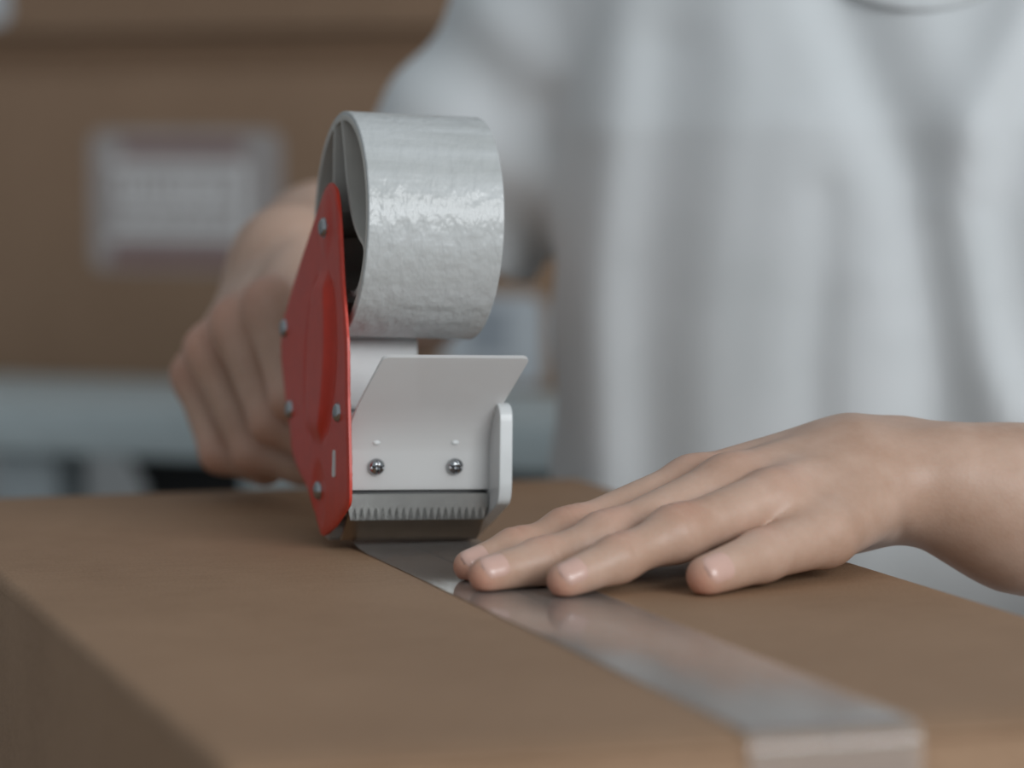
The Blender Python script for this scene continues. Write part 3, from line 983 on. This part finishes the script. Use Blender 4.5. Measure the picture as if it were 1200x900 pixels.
# finger nails
def nail(P, R, R2, up, length=.0105, half_ang=58, back=.0016):
    a = np.array(Z(P[0])); b = np.array(Z(P[1]))
    ax = (a - b) / np.linalg.norm(a - b)
    up = np.array(up, float); up -= ax * (up @ ax); up /= np.linalg.norm(up)
    sd = np.cross(ax, up)
    tap = (R2 - R) / np.linalg.norm(a - b)
    bm = bmesh.new()
    nu, nv = 12, 12
    vs_ = {}
    for i in range(nu + 1):
        for j in range(nv + 1):
            t = i / nu; q = j / nv * 2 - 1
            # rounded tip and rounded cuticle
            wid = 1.0
            e0 = max(0, 1 - t / 0.35); e1 = max(0, 1 - (1 - t) / 0.30)
            wid *= math.sqrt(max(0.0, 1 - 0.86 * e0 ** 2.2)) * math.sqrt(max(0.0, 1 - 0.72 * e1 ** 2.4))
            ang = math.radians(half_ang) * q * wid
            s = -back + (t - 0.5) * length
            sp = max(0.0, s) * 0.90
            Rl = R + max(0.0, -s) * tap
            rr = math.sqrt(max(1e-8, Rl * Rl - sp * sp)) + .00020 - .00085 * abs(q) ** 6 - .0006 * e0 ** 3 - .0005 * max(0, (t - .82) / .18)
            c = a + ax * s - np.array((0, 0, 0)) + up * (rr * math.cos(ang)) + sd * (rr * math.sin(ang))
            vs_[i, j] = bm.verts.new(c)
    for i in range(nu):
        for j in range(nv):
            bm.faces.new((vs_[i, j], vs_[i + 1, j], vs_[i + 1, j + 1], vs_[i, j + 1]))
    o = from_bm('fingernail', bm, M['nail'], body, True)
    sm = o.modifiers.new('thick', 'SOLIDIFY'); sm.thickness = 0.0010; sm.offset = -1
    return o
nail(LH['index'][0], .0063, .0077, (.12, -.80, .60))
nail(LH['middle'][0], .0064, .0078, (.10, -.74, .64))
nail(LH['ring'][0], .0058, .0070, (.10, -.66, .72), .0105)
nail(LH['pinky'][0], .0058, .0062, (-.1, -.1, .95), .0085)
nail(TH[0], .0071, .0089, (.20, -.92, .48), .0120)

# T-shirt: drape over torso and upper arms, with hanging folds
def px_line(a): return [((x - 600) * .0003842, 1.152 - (y - 170) * .0003842) for x, y in a]
FOLDS = [
 (px_line([(735, -60), (725, 114), (694, 317), (706, 557), (700, 800)]), .015, .0075),
 (px_line([(650, 120), (674, 190), (658, 380), (664, 600)]), .010, -.0050),
 (px_line([(790, 60), (777, 209), (768, 400), (769, 551), (775, 800)]), .016, -.0075),
 (px_line([(850, -60), (868, 95), (850, 250), (832, 430), (830, 700)]), .013, .0040),
 (px_line([(925, 150), (905, 320), (885, 560)]), .012, .0030),
 (px_line([(965, 230), (966, 304), (955, 420), (960, 640)]), .008, -.0035),
 (px_line([(1010, 330), (1003, 420), (1000, 700)]), .012, .0040),
 (px_line([(950, -80), (985, 13), (1023, 114), (1064, 209), (1085, 280), (1099, 390), (1090, 560)]), .014, -.0085),
 (px_line([(1230, -80), (1181, 38), (1130, 139), (1108, 241), (1130, 367), (1165, 480)]), .013, .0095),
 (px_line([(1240, 60), (1180, 160), (1162, 253), (1180, 400)]), .014, -.0060),
 (px_line([(1040, -60), (1090, 60), (1110, 150)]), .012, .0040),
 (px_line([(1260, 100), (1235, 260), (1240, 480)]), .018, .0060),
]
def polyline_dist(x, z, line):
    best = np.full(x.shape, 1e9, np.float32)
    for (ax, az), (bx, bz) in zip(line, line[1:]):
        dx, dz = bx - ax, bz - az
        h = np.clip(((x - ax) * dx + (z - az) * dz) / (dx * dx + dz * dz), 0, 1)
        best = np.minimum(best, (x - ax - h * dx) ** 2 + (z - az - h * dz) ** 2)
    return np.sqrt(best)
ZK = np.array([0.70, 0.84, 0.95, 1.08, 1.16, 1.23, 1.28, 1.31])
AK = np.array([.200, .198, .194, .194, .193, .180, .150, .110])
BK = np.array([.122, .120, .112, .112, .116, .105, .078, .055])
def shirt(p):
    s, t, z = tcoord(p)
    a = np.interp(z, ZK, AK); b = np.interp(z, ZK, BK)
    pw = 2.4
    e = (np.abs(s / a) ** pw + np.abs(t / b) ** pw + 1e-9) ** (1 / pw)
    d = (e - 1) * b * 0.85
    d = np.maximum(d, z - 1.300)
    d = smin(d, rcone(p, tw(-.125, -.012, 1.262), tw(.125, -.012, 1.262), .055, .055), .05)
    # sleeves
    r1 = rcone(p, Z((.078, 1.555, .270)), Z((.033, 1.570, .222)), .047, .0500)
    r1 = smin(r1, rcone(p, Z((.033, 1.570, .222)), Z((-.0555, 1.602, .098)), .0500, .0535), .02)
    l1 = rcone(p, tw(.155, -.005, 1.255), Z((.372, 1.355, .120)), .060, .066)
    d = smin(d, r1, .035); d = smin(d, l1, .035)
    # folds on the front of the shirt
    front = np.clip((t + .03) / .05, 0, 1)
    disp_ = np.zeros_like(d)
    for line, w_, am in FOLDS:
        q = polyline_dist(p[:, 0], z, line)
        disp_ += am * (0.80 if abs(am) > .008 else 0.42) * np.exp(-(q / (w_ * 1.15)) ** 2)
    d = d - disp_ * front
    # soft sleeve folds
    d = d - .0022 * np.sin(z * 95 + s * 60) * np.clip((-s - .17) / .05, 0, 1)
    return d
SP, SQ = sdf_mesh('shirt', shirt, (-.14, 1.22, .76), (.56, 1.75, 1.36), .0035, 2.0)
# open hem, cuffs and neck by removing the closing caps
ctr = SP[SQ].mean(1)
cp = f3(ctr)
s_, t_, z_ = tcoord(cp)
rs_axis = np.array((-.0755, .030, -.107)); rs_axis /= np.linalg.norm(rs_axis)
cut_r = (ctr - np.array(Z((-.0385, 1.597, .122)))) @ rs_axis
near_r = np.linalg.norm(ctr - np.array(Z((-.055, 1.602, .098))), axis=1) < .09
l_axis = np.array(Z((.372, 1.355, .120))) - np.array(tw(.155, -.005, 1.255)); l_axis /= np.linalg.norm(l_axis)
cut_l = (ctr - np.array(Z((.372, 1.355, .120)))) @ l_axis
near_l = (np.linalg.norm(ctr - np.array(Z((.372, 1.355, .120))), axis=1) < .11) & (rcone(cp, tw(.155, -.005, 1.255), Z((.372, 1.355, .120)), .060, .066) < .004)
neck = ((s_ / .085) ** 2 + ((t_ - .045) / .085) ** 2 < 1) & (z_ > 1.2190 + 8 * s_ ** 2)
keep = ~((near_r & (cut_r > 0)) | (near_l & (cut_l > .0)) | (z_ < .80) | neck)
SQ = SQ[keep]
used = np.unique(SQ); remap = -np.ones(len(SP), int); remap[used] = np.arange(len(used))
ts = link_mesh('t_shirt', mesh_from('t_shirt', SP[used], remap[SQ]), M['shirt'], person)
ts['label'] = 'loose white short-sleeved T-shirt with hanging folds'
bm = bmesh.new(); bm.from_mesh(ts.data)
edge_v = {v for e in bm.edges if e.is_boundary for v in e.verts}
for _ in range(14):                          # even out the cut hems
    new = {}
    for v in edge_v:
        nb_ = [e.other_vert(v).co for e in v.link_edges if e.is_boundary]
        if len(nb_) == 2: new[v] = v.co * 0.4 + (nb_[0] + nb_[1]) * 0.3
    for v, c in new.items(): v.co = c
bm.to_mesh(ts.data); bm.free()
so = ts.modifiers.new('cloth', 'SOLIDIFY'); so.thickness = 0.0016; so.offset = -1

def collar():
    bm = bmesh.new(); prev = None
    for i in range(41):
        s0 = -.075 + .150 * i / 40
        z0 = 1.2190 + 8 * s0 * s0
        tt = np.linspace(.16, .02, 141)
        q = np.array([tw(s0, t0, z0) for t0 in tt], np.float32)
        dv = shirt(q)
        k = int(np.argmax(dv < 0)) if (dv < 0).any() else 0
        if k == 0: continue
        c = Vector(tw(s0, float(tt[k]), z0))
        tang = Vector(tw(1, 0, 16 * s0)) - Vector(tw(0, 0, 0)); tang.normalize()
        out = Vector(tw(0, 1, .35)) - Vector(tw(0, 0, 0)); out = (out - tang * out.dot(tang)).normalized()
        upv = tang.cross(out)
        ring = [bm.verts.new(c + out * (.0026 * math.cos(a)) + upv * (.0085 * math.sin(a))) for a in np.linspace(0, 2 * math.pi, 13)[:-1]]
        if prev:
            for j in range(12): bm.faces.new((prev[j], prev[(j + 1) % 12], ring[(j + 1) % 12], ring[j]))
        prev = ring
    return from_bm('collar', bm, M['shirt'], ts, True)
collar()

# trousers, hair, shoes (hidden behind the carton or above the frame)
def trousers(p):
    d = rcone(p, tw(-.075, -.01, .90), tw(.075, -.01, .90), .100, .100)
    for s in (-1, 1):
        d = smin(d, rcone(p, tw(.085 * s, -.01, .84), tw(.095 * s, .0, .46), .088, .066), .03)
        d = smin(d, rcone(p, tw(.095 * s, .0, .46), tw(.10 * s, -.02, .09), .066, .054), .02)
    return np.maximum(d, z_clip - p[:, 2]) if (z_clip := .07) else d
P_, Q_ = sdf_mesh('trousers', trousers, (-.08, 1.25, .0), (.50, 1.75, 1.04), .007)
link_mesh('trousers', mesh_from('trousers', P_, Q_), M['denim'], person)
def hair(p):
    d = ellip(p, tw(0, .030, 1.560), (.088, .100, .108))
    d = smax(d, -ellip(p, tw(0, .135, 1.490), (.075, .085, .105)), .01)
    d = smax(d, 1.47 - p[:, 2], .01)
    return d + .0012 * np.sin(p[:, 0] * 500) * np.sin(p[:, 1] * 420)
P_, Q_ = sdf_mesh('hair', hair, (.08, 1.30, 1.42), (.36, 1.68, 1.70), .004)
link_mesh('hair', mesh_from('hair', P_, Q_), M['hair'], person)
def shoes(p):
    d = None
    for s in (-1, 1):
        c = rcone(p, tw(.10 * s, -.035, .048), tw(.112 * s, .125, .036), .046, .036)
        d = c if d is None else np.minimum(d, c)
    return np.maximum(d, .001 - p[:, 2])
P_, Q_ = sdf_mesh('shoes', shoes, (.0, 1.20, -.02), (.42, 1.75, .14), .006)
link_mesh('shoes', mesh_from('shoes', P_, Q_), M['shoe'], person)
